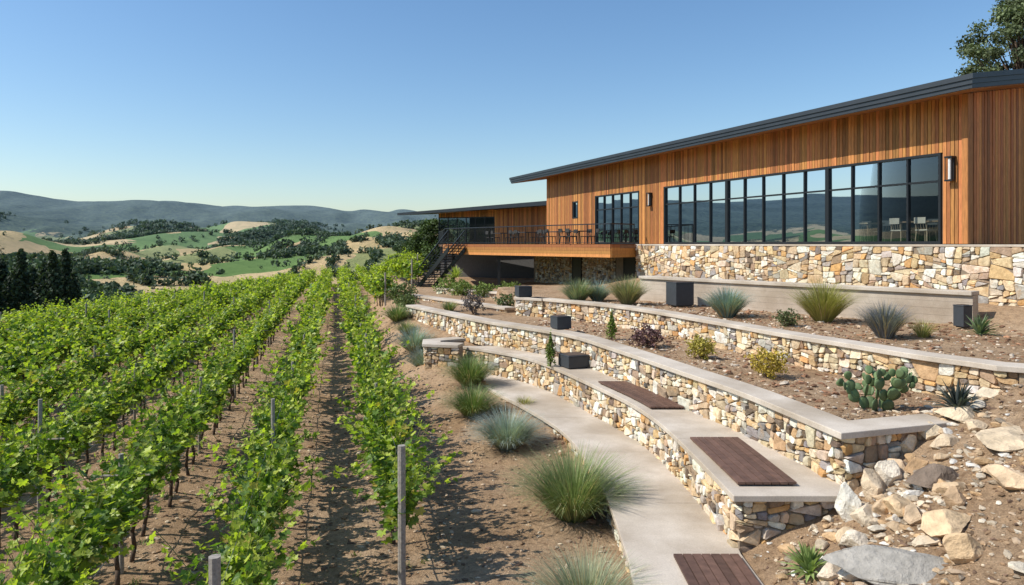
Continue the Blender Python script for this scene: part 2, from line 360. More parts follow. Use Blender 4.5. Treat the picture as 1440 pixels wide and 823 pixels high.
def inset(poly,g):
    n=len(poly); A=0
    for i in range(n): p=poly[i];q=poly[(i+1)%n]; A+=p[0]*q[1]-p[1]*q[0]
    s=1 if A>0 else -1; out=poly
    for i in range(n):
        p=poly[i];q=poly[(i+1)%n]; dx,dy=q[0]-p[0],q[1]-p[1]; l=math.hypot(dx,dy)
        if l<1e-4: continue
        a,b=dy/l*s,-dx/l*s; out=clip(out,a,b,a*p[0]+b*p[1]-g)
        if len(out)<3: return []
    return out
def split(poly,target,out,depth=0):
    xs_=[p[0] for p in poly];ys_=[p[1] for p in poly]; w=max(xs_)-min(xs_);h=max(ys_)-min(ys_)
    tg=target*math.exp(random.gauss(-.05,.7))
    if depth>18 or (w*h<tg and w<h*3.2 and h<w*1.6) or w*h<target*.16: out.append(poly); return
    vert = (w/h>R(1.0,1.9))
    an=random.gauss(0,.20)
    if vert: x=min(xs_)+w*R(.34,.66); y=sum(ys_)/len(ys_); a,b=math.cos(an),math.sin(an)
    else: x=sum(xs_)/len(xs_); y=min(ys_)+h*R(.32,.68); a,b=math.sin(an),math.cos(an)
    c=a*x+b*y; p1=clip(poly,a,b,c); p2=clip(poly,-a,-b,-c)
    if len(p1)<3 or len(p2)<3: out.append(poly); return
    split(p1,target,out,depth+1); split(p2,target,out,depth+1)
def stones(mb,path,z0,z1,sx=.30,sy=.17,u0=0,u1=None):
    u1=path.L if u1 is None else u1; cells=[]; rest=[(u0,z0),(u1,z0),(u1,z1),(u0,z1)]; x=u0
    while True:
        x+=R(.7,1.3)
        if x>u1-.5: split(rest,sx*sy,cells); break
        an=random.gauss(0,.15); a,b=math.cos(an),math.sin(an); c=a*x+b*(z0+z1)/2
        left=clip(rest,a,b,c); rest=clip(rest,-a,-b,-c)
        if len(left)>2: split(left,sx*sy,cells)
        if len(rest)<3: break
    for poly in cells:
        poly=inset(poly,R(.003,.010))
        if len(poly)<3: continue
        P=[]; m=len(poly)
        for k2 in range(m):
            p=poly[k2];a=poly[k2-1];b=poly[(k2+1)%m]
            la=math.hypot(a[0]-p[0],a[1]-p[1]);lb=math.hypot(b[0]-p[0],b[1]-p[1]); c=R(.08,.36); cc=R(.015,.06)
            ca=min(cc,c*la)/max(la,1e-6); cb=min(cc*R(.6,1.3),c*lb)/max(lb,1e-6)
            P.append((p[0]+(a[0]-p[0])*ca,p[1]+(a[1]-p[1])*ca)); P.append((p[0]+(b[0]-p[0])*cb,p[1]+(b[1]-p[1])*cb))
        area=0
        for k2 in range(len(P)): a=P[k2];b=P[(k2+1)%len(P)]; area+=a[0]*b[1]-a[1]*b[0]
        if abs(area)<.0016: continue
        cx=sum(p[0] for p in P)/len(P); cy=sum(p[1] for p in P)/len(P)
        dep=R(.02,.08); col=random.choices(PAL,PW)[0]; v=R(.78,1.15); col=tuple(min(.82,c*v*R(.96,1.04)) for c in col)
        vs=[]; tilt=(R(-.16,.16),R(-.2,.2))
        for sc,dd in((1,0),(.99,dep*.65),(.90,dep)):
            for p in P:
                a=cx+(p[0]-cx)*sc; b=cy+(p[1]-cy)*sc; q,nn=path.at(a); d2=dd+(((p[0]-cx)*tilt[0]+(p[1]-cy)*tilt[1])+R(-.006,.006) if dd else 0)
                vs.append((q.x+nn.x*d2,q.y+nn.y*d2,b))
        q,nn=path.at(cx); dq=dep+R(-.004,.012); vs.append((q.x+nn.x*dq,q.y+nn.y*dq,cy))
        n2=len(P); fs=[]
        for ring in(0,1):
            for k2 in range(n2): a=ring*n2+k2;b=ring*n2+(k2+1)%n2; fs.append((a,b,b+n2,a+n2))
        for k2 in range(n2): fs.append((2*n2+k2,2*n2+(k2+1)%n2,3*n2))
        mb.add(vs,fs,col)
def wall(name,pts,z0,z1,cap=.5,capt=.09,th=.38,over=.12,capmat=None,sx=.29,sy=.17):
    e=empty(name); p=Path(pts); core=MB(); ribbon(core,p.offs(0),p.offs(-th),z0,z1-capt-.002); core.obj('mortar_core',M_mortar,e)
    s=MB(); stones(s,p,z0,z1-capt,sx,sy); s.obj('stones',M_stone,e)
    if cap:
        c=MB(); ribbon(c,p.offs(over),p.offs(-cap),z1-capt,z1); c.obj('concrete_cap',capmat or M_conc,e,bevel=.012)
    return e
wall('stone_retaining_wall',[(4.85,10.16),(3.2,10.0)]+cC[4:],-4.5,-3.5,0,.09)
wall('stone_retaining_wall',[(6.7,10.9),(4.79,10.3)]+cB[5:],-3.62,-2.7,.45,.10)
wall('stone_retaining_wall',[(11,11.1),(9.1,11.95),(8.45,12.35)]+cA[2:],-3.0,-2.1,.42,.10)
wall('stone_retaining_wall',cD[:42],-5.1,-4.3,0,.09,.3)
wall('stone_retaining_wall',[(-.4,30.6)]+catmull([(.6,34.8),(-1.3,37.5),(-4.3,40.5)],6),-3.2,-2.5,.45,.1)
wall('stone_retaining_wall',catmull([(-.2,29.2),(-2.2,32.2),(-5.4,37)],6),-3.3,-2.62,.45,.1)
wall('stone_retaining_wall',[(-1.75,23.6),(-2.9,23.9),(-3.0,24.9),(-1.9,25.6)],-4.6,-3.35,.5,.1,.38)
wall('stone_retaining_wall',[(1.2,27.3),(.2,28.0),(.3,29.2)],-3.0,-2.1,.5,.1,.38)
def platform(name,cl,cr,Y0,Y1,z1,th,mat,over=.12,n=60,rin=.03):
    Ys=np.linspace(Y0,Y1,n); L=[(float(cl(y))-over,float(y)) for y in Ys]; Rr=[(float(cr(y))+rin,float(y)) for y in Ys]
    m=MB(); ribbon(m,L,Rr,z1-th,z1); return m
def platform_obj(name,cl,cr,Y0,Y1,z1,step):
    e=empty(name); ys_=list(np.arange(Y0,Y1,step))+[Y1]
    for i in range(len(ys_)-1):
        m=platform('slab',cl,cr,ys_[i]+(.006 if i else 0),ys_[i+1]-.006,z1,.09,M_conc,n=10); m.obj('slab_%d'%i,M_conc,e,bevel=.01)
platform_obj('concrete_terrace',XC,XB,9.88,24.4,-3.5,2.9)
platform_obj('concrete_path',XD,lambda y: np.where(y<10,3.15,XC(y)),6,23.6,-4.3,2.9)
def slats(name,cx,Y0,Y1,w0,w1,z,nb=7):
    m=MB(); w=(w1-w0)/nb
    for i in range(nb):
        Ys=np.linspace(Y0,Y1,8); L=[(float(cx(y))+w0+i*w+.006,float(y)) for y in Ys]; Rr=[(float(cx(y))+w0+(i+1)*w-.006,float(y)) for y in Ys]
        k=R(.75,1.2); ribbon(m,L,Rr,z+.03,z+.065,(.14*k,.078*k,.055*k))
    for y in np.linspace(Y0+.1,Y1-.1,4): m.box(float(cx(y))+w0+.03,float(cx(y))+w1-.03,y-.03,y+.03,z+.001,z+.029,(.04,.03,.025))
    m.obj(name,M_slat)
slats('wooden_bench_seat',XC,15.0,17.8,.06,.78,-3.5); slats('wooden_bench_seat',XC,10.25,12.65,.06,.92,-3.5)
slats('wooden_bench_seat',lambda y:2.2,6.8,9.72,0,.9,-4.3)
e=empty('concrete_bench_wall'); bp=Path(catmull([(12.05,18.6),(9.9,21.3),(7.5,24.4),(5.0,27.8)],6))
m=MB()
for k in range(6):
    z=-2.5+k*.19; ribbon(m,bp.offs(-.003*(k%2)),bp.offs(-.4),z+.004,z+.19)
m.obj('boards',M_conc2,e)
m=MB(); ribbon(m,bp.offs(.08),bp.offs(-.48),-1.355,-1.25); m.obj('coping',M_conc,e,bevel=.012)

# ------------------------------------------------------------ main building
def fbox(m,t0,t1,o0,o1,z0,z1,col=(1,1,1)):
    p=F(t0,o0,z0); ax=F(t1,o0,z0)-p; ay=F(t0,o1,z0)-p
    m.obox(p,ay,ax,(0,0,z1-z0),col)
def zbot(t,o): return 4.34-.0045*(t+.95)+.15*(o+1.2)
win=empty('winery_building')
def wc():
    k=R(.5,1.3); h=R(-.03,.03); return (.52*k,(.215+h)*k,.066*k)
def boards(m,t0,t1,z0,topf,openings,o=0.0,w=.125,axis='t'):
    t=t0
    while t<t1-.01:
        b=min(t+w-.018,t1); zi=[(z0,topf(t))]
        for (ta,tb,za,zb) in openings:
            if b>ta and t<tb:
                nz=[]
                for (a,c) in zi:
                    if a<za: nz.append((a,min(c,za)))
                    if c>zb: nz.append((max(a,zb),c))
                zi=nz
        d=R(0,.016); col=wc()
        for a,c in zi:
            if c-a>.02:
                if axis=='t': fbox(m,t,b,o-.03-d,o,a,c,col)
                else: fbox(m,-.03-d,0,t,b,a,c,col)
        t+=w
OPEN=[(.8,15.2,0.0,2.82),(17.4,21.9,0,2.78),(24.0,24.65,1.55,2.6)]
m=MB(); boards(m,.0,28.3,0.0,lambda t:zbot(t,0)-.01,OPEN); boards(m,0.0,14,0,lambda o:zbot(0,o)-.01,[],axis='o'); 
m.obj('cedar_boards',M_wood,win)
m=MB()
fbox(m,.03,.8,.003,.2,0,4.4);fbox(m,.8,15.2,.003,.2,2.82,4.38);fbox(m,15.2,17.4,.003,.2,0,4.36);fbox(m,17.4,21.9,.003,.2,2.78,4.35)
fbox(m,21.9,24,.003,.2,0,4.33);fbox(m,24,24.65,.003,.2,0,1.55);fbox(m,24,24.65,.003,.2,2.6,4.33);fbox(m,24.65,28.3,.003,.2,0,4.3)
fbox(m,.003,.2,.203,14,0,4.5); fbox(m,28.1,28.3,.203,14,0,4.3)
m.obj('wall_backing',M_bark,win)
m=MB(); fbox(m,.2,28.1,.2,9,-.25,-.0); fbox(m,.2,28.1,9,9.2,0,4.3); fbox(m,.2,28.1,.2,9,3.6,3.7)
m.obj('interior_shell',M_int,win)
fr=MB(); gl=MB()
def window(t0,t1,z0,z1,divs,tr=None,thick=()):
    fbox(fr,t0,t1,-.05,.12,z1-.08,z1);fbox(fr,t0,t1,-.05,.12,z0,z0+.08)
    fbox(fr,t0,t0+.08,-.05,.12,z0+.08,z1-.08);fbox(fr,t1-.08,t1,-.05,.12,z0+.08,z1-.08)
    for d in divs: fbox(fr,d-.03,d+.03,-.03,.11,z0+.08,z1-.08)
    for d in thick: fbox(fr,d-.08,d+.08,-.045,.115,z0+.08,z1-.08)
    if tr: 
        al=sorted([t0+.08,t1-.08]+list(divs)+list(thick))
        for a,b in zip(al[:-1],al[1:]):
            pa=.08 if a in thick else (.0 if a==al[0] else .03); pb=.08 if b in thick else(.0 if b==al[-1] else .03)
            fbox(fr,a+pa,b-pb,-.02,.10,tr-.03,tr+.03)
    al=sorted([t0+.06,t1-.06]+list(divs)+list(thick)); zz=[z0+.06,z1-.06] if not tr else [z0+.06,tr,z1-.06]
    for a,b in zip(al[:-1],al[1:]):
        for c,d in zip(zz[:-1],zz[1:]):
            j=[R(-.004,.004) for _ in range(3)]
            gl.add([F(a,.04+j[0],c),F(b,.04+j[1],c),F(b,.04+j[1]+j[2],d),F(a,.04+j[0]+j[2],d)],[(0,1,2,3)])
def lin(a,b,n): return [a+(b-a)*i/n for i in range(1,n)]
window(.8,15.2,0,2.82,lin(.88,5.18,4)+lin(5.18,10.63,5)+lin(10.63,15.12,4),1.95,(5.18,10.63))
window(17.4,21.9,0,2.78,lin(17.4,21.9,5),1.95)
window(24.0,24.65,1.55,2.6,[])
fr.obj('window_frames',M_black,win); gl.obj('glazing',M_glass,win)
m=MB(); fbox(m,-.05,.12,-.065,-.050,0,zbot(0,0)-.03,(.48,.2,.062)); fbox(m,-.072,-.054,-.065,.14,0,zbot(0,0)-.03,(.38,.16,.05)); m.obj('corner_trim',M_wood,win)
def roofslab(m,t0,t1,o0,o1,za,zb,col=(1,1,1)):
    c=[F(t0,o0,0),F(t1,o0,0),F(t1,o1,0),F(t0,o1,0)]; tt=[(t0,o0),(t1,o0),(t1,o1),(t0,o1)]
    vs=[(p.x,p.y,zbot(*q)+za) for p,q in zip(c,tt)]+[(p.x,p.y,zbot(*q)+zb) for p,q in zip(c,tt)]
    m.add(vs,[(0,1,2,3),(7,6,5,4),(0,4,5,1),(1,5,6,2),(2,6,7,3),(3,7,4,0)],col)
m=MB(); roofslab(m,-.95,31.6,-1.2,15,.03,.15); roofslab(m,-.98,31.65,-1.24,15.03,.155,.29); roofslab(m,-1.02,31.7,-1.28,15.06,.295,.44); m.obj('roof_fascia',M_roof,win)
m=MB(); o=-1.16
while o<14.9:
    k=R(.75,1.2); roofslab(m,-.9,31.55,o,o+.135,0.0,.027,(.38*k,.16*k,.052*k)); o+=.14
m.obj('soffit_boards',M_wood,win)
m=MB(); fbox(m,17.05,31,.3,.6,-3.2,-.25); m.obj('foundation',M_stucco,win)
pth=lambda a,b,o:Path([tuple(F(a,o,0))[:2],tuple(F(b,o,0))[:2]])
s=MB(); stones(s,pth(20.2,24.0,.28),-3.2,-.3); stones(s,pth(25.2,30.6,.28),-3.2,-.3); s.obj('lower_stonework',M_stone,win)
m=MB()
for a in(24.1,18.2): fbox(m,a,a+1.0,.2,.27,-3.0,-.55); fbox(m,a-.08,a,.18,.28,-3,-.47); fbox(m,a+1.0,a+1.08,.18,.28,-3,-.47); fbox(m,a,a+1,.18,.28,-.54,-.47)
m.obj('lower_doors',M_black,win)
for t,h in((.42,.66),(16.3,.6)):
    e=empty('wall_lantern'); m=MB(); fbox(m,t-.09,t+.09,-.12,-.05,1.95,1.95+h); fbox(m,t-.12,t+.12,-.26,-.05,1.95+h,2.0+h); fbox(m,t-.12,t+.12,-.26,-.12,1.9,1.95)
    for a in(-.1,.1): fbox(m,t+a-.012,t+a+.012,-.25,-.226,1.95,1.95+h)
    m.obj('bracket',M_black,e)
    m=MB(); p=F(t,-.18,1.96); m.tube(p,p+Vector((0,0,h-.03)),.04,.04,12,(.75,.75,.72)); m.obj('frosted_tube',M_furn,e)
P0=tuple(F(-9,-.55,0))[:2]; P1=tuple(F(16.9,-.55,0))[:2]; P2=tuple(F(16.9,.3,0))[:2]
wall('podium_stone_wall',[P0,P1,P2],-2.6,-.02,.62,.07,.3,.05,None,.42,.26)

def table(name,p,ang,w,l,h,top,leg):
    m=MB(); ca,sa=math.cos(ang),math.sin(ang); ax=Vector((ca,sa,0)); ay=Vector((-sa,ca,0)); p=Vector(p)
    m.obox(p-ax*l/2-ay*w/2+Vector((0,0,h-.045)),ax*l,ay*w,(0,0,.045),top)
    for a in(-1,1):
        for b in(-1,1): q=p+ax*a*(l/2-.07)+ay*b*(w/2-.07); m.tube(q,q+Vector((0,0,h-.046)),.02,.03,6,leg)
    m.obj(name,M_furn)
def chair(name,p,ang,col,leg):
    m=MB(); ca,sa=math.cos(ang),math.sin(ang); ax=Vector((ca,sa,0)); ay=Vector((-sa,ca,0)); p=Vector(p); Z=Vector((0,0,1))
    m.obox(p-ax*.22-ay*.22+Z*.43,ax*.44,ay*.44,Z*.04,col)
    for a in(-1,1):
        for b in(-1,1):
            q=p+ax*a*.19+ay*b*.19; m.tube(q+ax*a*.03+ay*b*.03,q+Z*.43,.014,.018,6,leg)
        q=p+ax*a*.19-ay*.2; m.tube(q+Z*.47,q-ay*.06+Z*.86,.016,.014,6,leg)
    m.obox(p-ax*.21-ay*.28+Z*.66,ax*.42,ay*.03,Z*.2,col)
    for a in(-.1,0,.1): m.tube(p+ax*a-ay*.21+Z*.47,p+ax*a-ay*.25+Z*.66,.008,.008,5,leg)
    m.obj(name,M_furn)
angE=math.atan2(E[1],E[0])
for t in(2.2,4.9,7.4,9.9,12.6):
    light=(.75,.6,.4) if t>4 else (.35,.24,.14)
    table('dining_table',F(t,1.25,0),angE,.85,1.5,.76,light,(.4,.28,.16))
    for a,b in((-.45,-.7),(.45,-.7),(-.45,.7),(.45,.7)): chair('dining_chair',F(t+a,1.25+b*.95,0),angE+(math.pi if b<0 else 0)+R(-.2,.2),(.75,.66,.5),(.6,.45,.28))

# ------------------------------------------------------------ deck
dk=empty('balcony_deck'); R1=Vector((4.9,35.2));L1=Vector((-4.4,46.8)); LF=Vector(tuple(F(28.3,-.05,0))[:2]); 
def prism(m,poly,z0,z1,col=(1,1,1)):
    n=len(poly); vs=[(p[0],p[1],z0) for p in poly]+[(p[0],p[1],z1) for p in poly]
    m.add(vs,[tuple(range(n))[::-1],tuple(range(n,2*n))]+[(i,(i+1)%n,n+(i+1)%n,n+i) for i in range(n)],col)
poly=[R1,Vector(tuple(F(16.92,-.06,0))[:2]),LF,Vector((2.6,50.5)),Vector((2.0,56.5)),Vector((-6.3,61)),Vector((-5.2,54)),L1]
m=MB(); prism(m,poly,-.22,-.05,(.22,.12,.07)); m.obj('deck_floor',M_slat,dk)
m=MB()
def fascia(a,b):
    d=(b-a); L=d.length; d.normalize(); nn=Vector((-d.y,d.x))
    for k in range(4):
        c=wc(); c=tuple(x*1.05 for x in c); m.obox((a.x,a.y,-.68+k*.165),(d.x*L,d.y*L,0),(nn.x*.05,nn.y*.05,0),(0,0,.158),c)
fascia(R1,L1); fascia(Vector(tuple(F(16.92,-.6,0))[:2]),R1); fascia(L1,Vector((-5.2,54)))
m.obj('deck_fascia',M_wood,dk)
m=MB(); 
for k in range(12):
    a=R1.lerp(L1,(k+.5)/12)+Vector((.15,.15)); m.obox((a.x,a.y,-.5),(NN[0]*4,NN[1]*4,0),(E[0]*.1,E[1]*.1,0),(0,0,.27),(.1,.06,.04))
m.obj('joists',M_slat,dk)
m=MB()
def rail(a,b,h=1.05,z=-.05):
    a=Vector((*a,z)) if len(a)==2 else a; b=Vector((*b,z)) if len(b)==2 else b; d=b-a; L=d.length; n=max(1,round(L/1.6)); Z=Vector((0,0,1))
    for i in range(n+1): q=a+d*i/n; m.tube(q-Z*.2,q+Z*h,.03,.03,4)
    m.tube(a+Z*h,b+Z*h,.035,.035,4); m.tube(a+Z*.12,b+Z*.12,.015,.015,4)
    k=int(L/.16)
    for i in range(k): q=a+d*(i+.5)/k; m.tube(q+Z*.12,q+Z*h,.008,.008,3)
rail(tuple(R1),tuple(L1)); rail(tuple(F(16.92,-.65,0))[:2],tuple(R1)); rail(tuple(L1),(-5.2,54)); rail((-5.2,54),(-6.3,61))
m.obj('railing',M_black,dk)
m=MB()
for q in((-3.9,47.4),(-.8,43.6),(-5,53.5)): m.box(q[0]-.09,q[0]+.09,q[1]-.09,q[1]+.09,-3.6,-.7)
m.obj('steel_columns',M_black,dk)
for x,y in((2.6,40.2),(.9,42.4),(3.6,38.3),(-.6,45.5)):
    table('patio_table',(x,y,-.05),angE,.8,1.2,.75,(.05,.05,.05),(.03,.03,.03))
    for a,b in((-.4,-.65),(.4,-.65),(-.4,.65),(.4,.65)):
        q=Vector((x,y,-.05))+Vector((E[0]*a+NN[0]*b,E[1]*a+NN[1]*b,0)); chair('patio_chair',q,angE+(math.pi if b<0 else 0),(.05,.045,.04),(.03,.03,.03))
# stairs
m=MB(); a=Vector((-3.45,44.35,-.15)); b=Vector((-6.1,47.7,-3.1)); n=17; side=Vector((b.y-a.y,-(b.x-a.x),0)).normalized()
for i in range(n):
    q=a.lerp(b,i/n); d=(b-a)/n; m.obox(q-side*.6,Vector((d.x,d.y,0))*1.1,side*1.2,(0,0,.05))
for s_ in(-.62,.62):
    q=a+side*s_; m.obox(q-Vector((0,0,.35)),b-a,side*.06,(0,0,.35))
    for i in range(7): w=(a+side*s_).lerp(b+side*s_,i/6); m.tube(w,w+Vector((0,0,1)),.03,.03,4)
    for hh,rr in((1,.045),(.75,.015),(.5,.015),(.25,.015)): m.tube(a+side*s_+Vector((0,0,hh)),b+side*s_+Vector((0,0,hh)),rr,rr,4)
q=Vector(b); m.obox(q-side*.6-Vector((0,0,.25)),Vector((-.8,1.0,0)),side*1.2,(0,0,.25))
m.obj('metal_staircase',M_black)
# ------------------------------------------------------------ pavilion behind
pv=empty('pavilion_building'); A2=Vector((-6.3,61,0)); B2=Vector((3.2,57,0)); d2=(B2-A2); L=d2.length; d2.normalize(); n2=Vector((-d2.y,d2.x,0))
m=MB(); x=0
while x<L+.01:
    if x>5.2: q=A2+d2*x; m.obox(q,d2*.11,n2*.05,(0,0,2.55+.05*x),wc())
    x+=.12
x=0
while x<L+.01:
    q=A2+d2*x-n2*.0; 
    if x<=5.2: m.obox(q+Vector((0,0,2.25)),d2*.11,n2*.05,(0,0,.35+.05*x),wc())
    x+=.12
m.obj('cedar_boards',M_wood,pv)
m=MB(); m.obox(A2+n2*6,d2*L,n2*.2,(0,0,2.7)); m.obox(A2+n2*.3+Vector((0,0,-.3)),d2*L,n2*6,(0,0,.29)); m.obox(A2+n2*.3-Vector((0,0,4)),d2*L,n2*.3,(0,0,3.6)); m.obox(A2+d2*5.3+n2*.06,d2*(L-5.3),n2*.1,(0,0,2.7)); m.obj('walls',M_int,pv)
m=MB()
for k in range(7): m.obox(A2+d2*(5.2*k/6),d2*.07,n2*.08,(0,0,2.25))
m.obox(A2+Vector((0,0,2.25-.08))-n2*.01,d2*5.2,n2*.1,(0,0,.08)); m.obox(A2-n2*.01,d2*5.2,n2*.1,(0,0,.08)); m.obox(A2+Vector((0,0,1.55)),d2*5.2,n2*.08,(0,0,.05)); m.obj('window_frames',M_black,pv)
m=MB(); q=A2+n2*.05; m.add([q,q+d2*5.2,q+d2*5.2+Vector((0,0,2.25)),q+Vector((0,0,2.25))],[(0,1,2,3)]); 
q=A2; m.add([q,q+n2*6,q+n2*6+Vector((0,0,2.4)),q+Vector((0,0,2.4))],[(0,1,2,3)]); m.obj('glazing',M_glass,pv)
m=MB()
c=[A2-d2*3.0-n2*1.8,B2+d2*.5-n2*1.8,B2+d2*.5+n2*7,A2-d2*2.2+n2*7]; zz=[2.42,3.02,3.5,2.9]
vs=[(p.x,p.y,z) for p,z in zip(c,zz)]+[(p.x,p.y,z+.34) for p,z in zip(c,zz)]
vs[4]=(vs[4][0],vs[4][1],zz[0]+.2)
m.add(vs,[(3,2,1,0),(4,5,6,7),(0,1,5,4),(1,2,6,5),(2,3,7,6),(3,0,4,7)]); m.obj('roof',M_roof,pv)

# ------------------------------------------------------------ vines
LO=[(90,1.0),(66,.6),(42,.92),(15,.56),(-15,.8),(-50,.6),(-90,.18),(-130,.6),(-165,.8),(165,.56),(138,.92),(114,.6)]
OUT=[(math.cos(math.radians(a))*r,math.sin(math.radians(a))*r) for a,r in LO]
SIMP=[(0,1),(.75,.25),(.45,-.55),(-.45,-.55),(-.75,.25)]
def leafcol(q):
    k=R(.6,1.35)
    if q>.65 and random.random()<.75: c=(.42,.48,.06)
    elif random.random()<.4: c=(.29,.37,.05)
    elif random.random()<.06: c=(.44,.36,.08)
    else: c=(.125,.205,.032)
    return tuple(x*k for x in c)
def leaf(m,p,size,q,lod):
    nrm=Vector((R(-1,1),R(-1,1),R(-.1,1.5))).normalized(); up=Vector((R(-1,1),R(-1,1),R(-1.4,.3))); a=(up-nrm*up.dot(nrm)).normalized(); b=nrm.cross(a)
    if lod==0:
        vs=[p-nrm*size*.12]+[p+(b*x+a*y)*size+nrm*size*(.1*abs(x)+R(-.06,.06)) for x,y in OUT]
        m.add(vs,[(0,i+1,(i+1)%12+1) for i in range(12)],leafcol(q))
    else: m.add([p+(b*x+a*y)*size for x,y in SIMP],[(0,1,2,3,4)],leafcol(q))
def vine_chunk(length,shoots,lod,size):
    m=MB(); w=MB()
    for s in range(int(shoots*length)):
        x=R(0,length); p=Vector((x,R(-.06,.06),R(.78,.98))); v=Vector((R(-.3,.3),R(-.36,.36),1)).normalized(); nseg=random.randint(9,14); st=.085
        if random.random()<.22: v=Vector((R(-.4,.4),random.choice((-1,1))*R(.4,.9),.65)).normalized(); nseg-=4
        if random.random()<.18: nseg+=4
        for k in range(nseg):
            p2=p+v*st; 
            if lod==0: w.tube(p,p2,.005,.004,3,(.2,.22,.07))
            q=k/nseg; 
            for _ in range(2 if k<nseg*.75 else 1):
                off=Vector((R(-.10,.10),R(-.10,.10),R(-.07,.04)))
                leaf(m,p2+off,size*R(.65,1.2)*(1-.5*q*q),q,lod)
            p=p2; v=(v+Vector((R(-.1,.1),R(-.09,.09)+ (.02 if p.y>0 else -.02),-.035))).normalized()
    for k in range(int(length*(34 if lod==0 else 20))): leaf(m,Vector((R(0,length),R(-.22,.22),R(.64,1.15))),size*.95,0,lod)
    b=len(m.v); m.v+=w.v; m.c+=w.c; m.f+=[tuple(i+b for i in f) for f in w.f]
    return m.mesh('vine_canopy_mesh',M_leaf)
CH0=[vine_chunk(1.0,15,0,.098) for _ in range(6)]
CH1=[vine_chunk(1.0,14,1,.10) for _ in range(5)]
CH2=[vine_chunk(2.0,9,1,.14) for _ in range(4)]
dr=Vector((-.248,1,0)).normalized(); rang=math.atan2(dr.y,dr.x)
rows=[(.93,9.9,90),(-1.05,6.4,90)]+[(-1.05-2.03*k,4.5,92) for k in range(1,18)]+[(2.95,42,90),(4.95,46,90),(6.95,60,90)]
for X0,Ys,Ye in rows:
    e=empty('grape_vine_row'); tr=MB(); ps=MB(); wr=MB(); Y=Ys; idx=0
    def pt(Y): x=X0-.248*Y; return x,Y
    while Y<Ye:
        x,y=pt(Y)
        if x<-36 or x/y<-1.05: 
            Y+=1
            continue
        ln=1.0 if y<40 else 2.0
        g=gz(x,y); me=random.choice(CH0 if y<18 else(CH1 if y<40 else CH2))
        ob=bpy.data.objects.new('canopy',me); scene.collection.objects.link(ob); ob.parent=e
        sc=R(.8,1.3)*(1+.14*math.sin(y*1.3+X0)); bulk=R(.88,1.1)
        fl=random.random()<.5
        ob.rotation_euler=(0,0,rang+(math.pi if fl else 0)); ob.scale=(1.03,sc,bulk)
        ob.location=(x+(dr.x*ln if fl else 0),y+(dr.y*ln if fl else 0),g)
        if y<50:
            bx=x+dr.x*R(.2,.6);by=y+dr.y*R(.2,.6); p=Vector((bx,by,g-.05)); 
            for k in range(4):
                p2=p+Vector((R(-.05,.05),R(-.05,.05),.24)); tr.tube(p,p2,.036-.003*k,.034-.003*k,6,(1,1,1)); p=p2
            tr.tube(p,p+dr*.5+Vector((0,0,.03)),.022,.014,5); tr.tube(p,p-dr*.5+Vector((0,0,.02)),.022,.014,5)
        if idx%6==0 and y<70:
            top=1.72 if idx else 1.95; tl=R(-.05,.05); r0=.055 if idx==0 else .034
            if idx and random.random()<.4: top=2.1
            ps.tube((x,y-.05,g-.2),(x+tl,y-.05,g+top),r0,r0,8)
            if X0<-3 : ps.tube((x+tl-.42,y-.05,g+1.4),(x+tl+.42,y-.05,g+1.42),.018,.018,5)
        idx+=1; Y+=ln*dr.y
    if tr.v: tr.obj('trunks',M_bark,e,True)
    a=max(Ys,2)
    while pt(a)[0]/a<-1.05: a+=1
    yy=a
    while yy<min(Ye,45):
        x,y=pt(yy);x2,y2=pt(yy+3)
        if x2>-36:
            g=gz(x,y);g2=gz(x2,y2)
            for h in(.5,.92,1.3,1.6): wr.tube((x,y,g+h),(x2,y2,g2+h),.003 if h>.6 else .010,.003 if h>.6 else .010,3)
        yy+=3
    if ps.v: ps.obj('posts',M_post,e)
    if wr.v: wr.obj('trellis_wires',M_wire,e)

# ------------------------------------------------------------ plants
def tuft(name,x,y,rad,h,col,n=420,w=.011,stiff=.5,z=None,wsp=.22):
    m=MB(); z=gz(x,y)-.02 if z is None else z; col=tuple(c*1.35 for c in col)
    for i in range(n):
        a=R(0,6.283); q=math.sqrt(random.random()); L=h*R(.75,1.12)*(1+.12*q)
        bx=rad*wsp*q*math.cos(a)+R(-.02,.02);by=rad*wsp*q*math.sin(a)+R(-.02,.02); p=Vector((x+bx,y+by,z)); a+=R(-.3,.3); out=Vector((math.cos(a),math.sin(a),0)); side=Vector((-out.y,out.x,0)); k=R(.6,1.4); c0=tuple(v*k for v in col)
        if random.random()<.12: c0=(.46*k,.37*k,.2*k)
        vs=[]; S=6; a0=q*(1.15-stiff*.8); bend=(1.5-stiff)*(.25+.75*q)*R(.6,1.2)
        for s in range(S):
            t=s/(S-1); wd=w*(1-t*.9)*R(.9,1.1)
            vs+=[p+side*wd,p-side*wd]; an=min(2.2,a0+bend*t*t*1.2)
            p=p+(out*math.sin(an)+Vector((0,0,math.cos(an))))*L/(S-1)
        m.add(vs,[(2*s,2*s+1,2*s+3,2*s+2) for s in range(S-1)],c0)
    return m.obj(name,M_grass)
GR=(.14,.19,.065); BL=(.22,.28,.26); YG=(.26,.25,.075)
T=tuft
T('ornamental_grass',1.05,12.3,1.05,1.2,(.19,.235,.10),2000,.008,.4)
T('ornamental_grass',.95,8.95,.95,.85,(.26,.28,.18),1300,.006,.3)
T('blue_fescue_grass',-.1,16.3,.9,.95,(.26,.31,.28),1900,.008,.3)
T('ornamental_grass',-1.05,19.0,.85,.9,GR,1300,.009,.3); T('ornamental_grass',-1.3,21.8,.95,1.0,GR,1300,.01,.3)
T('blue_fescue_grass',-3.7,27.0,.9,1.0,(.25,.31,.28),1100,.012,.3); T('blue_fescue_grass',-3.1,25.2,.8,.85,(.22,.27,.24),1000,.012,.3)
T('ornamental_grass',-5.0,31,.8,.8,GR,700,.014,.3); T('ornamental_grass',-4.3,29,.6,.6,(.2,.22,.1),500,.014,.3)
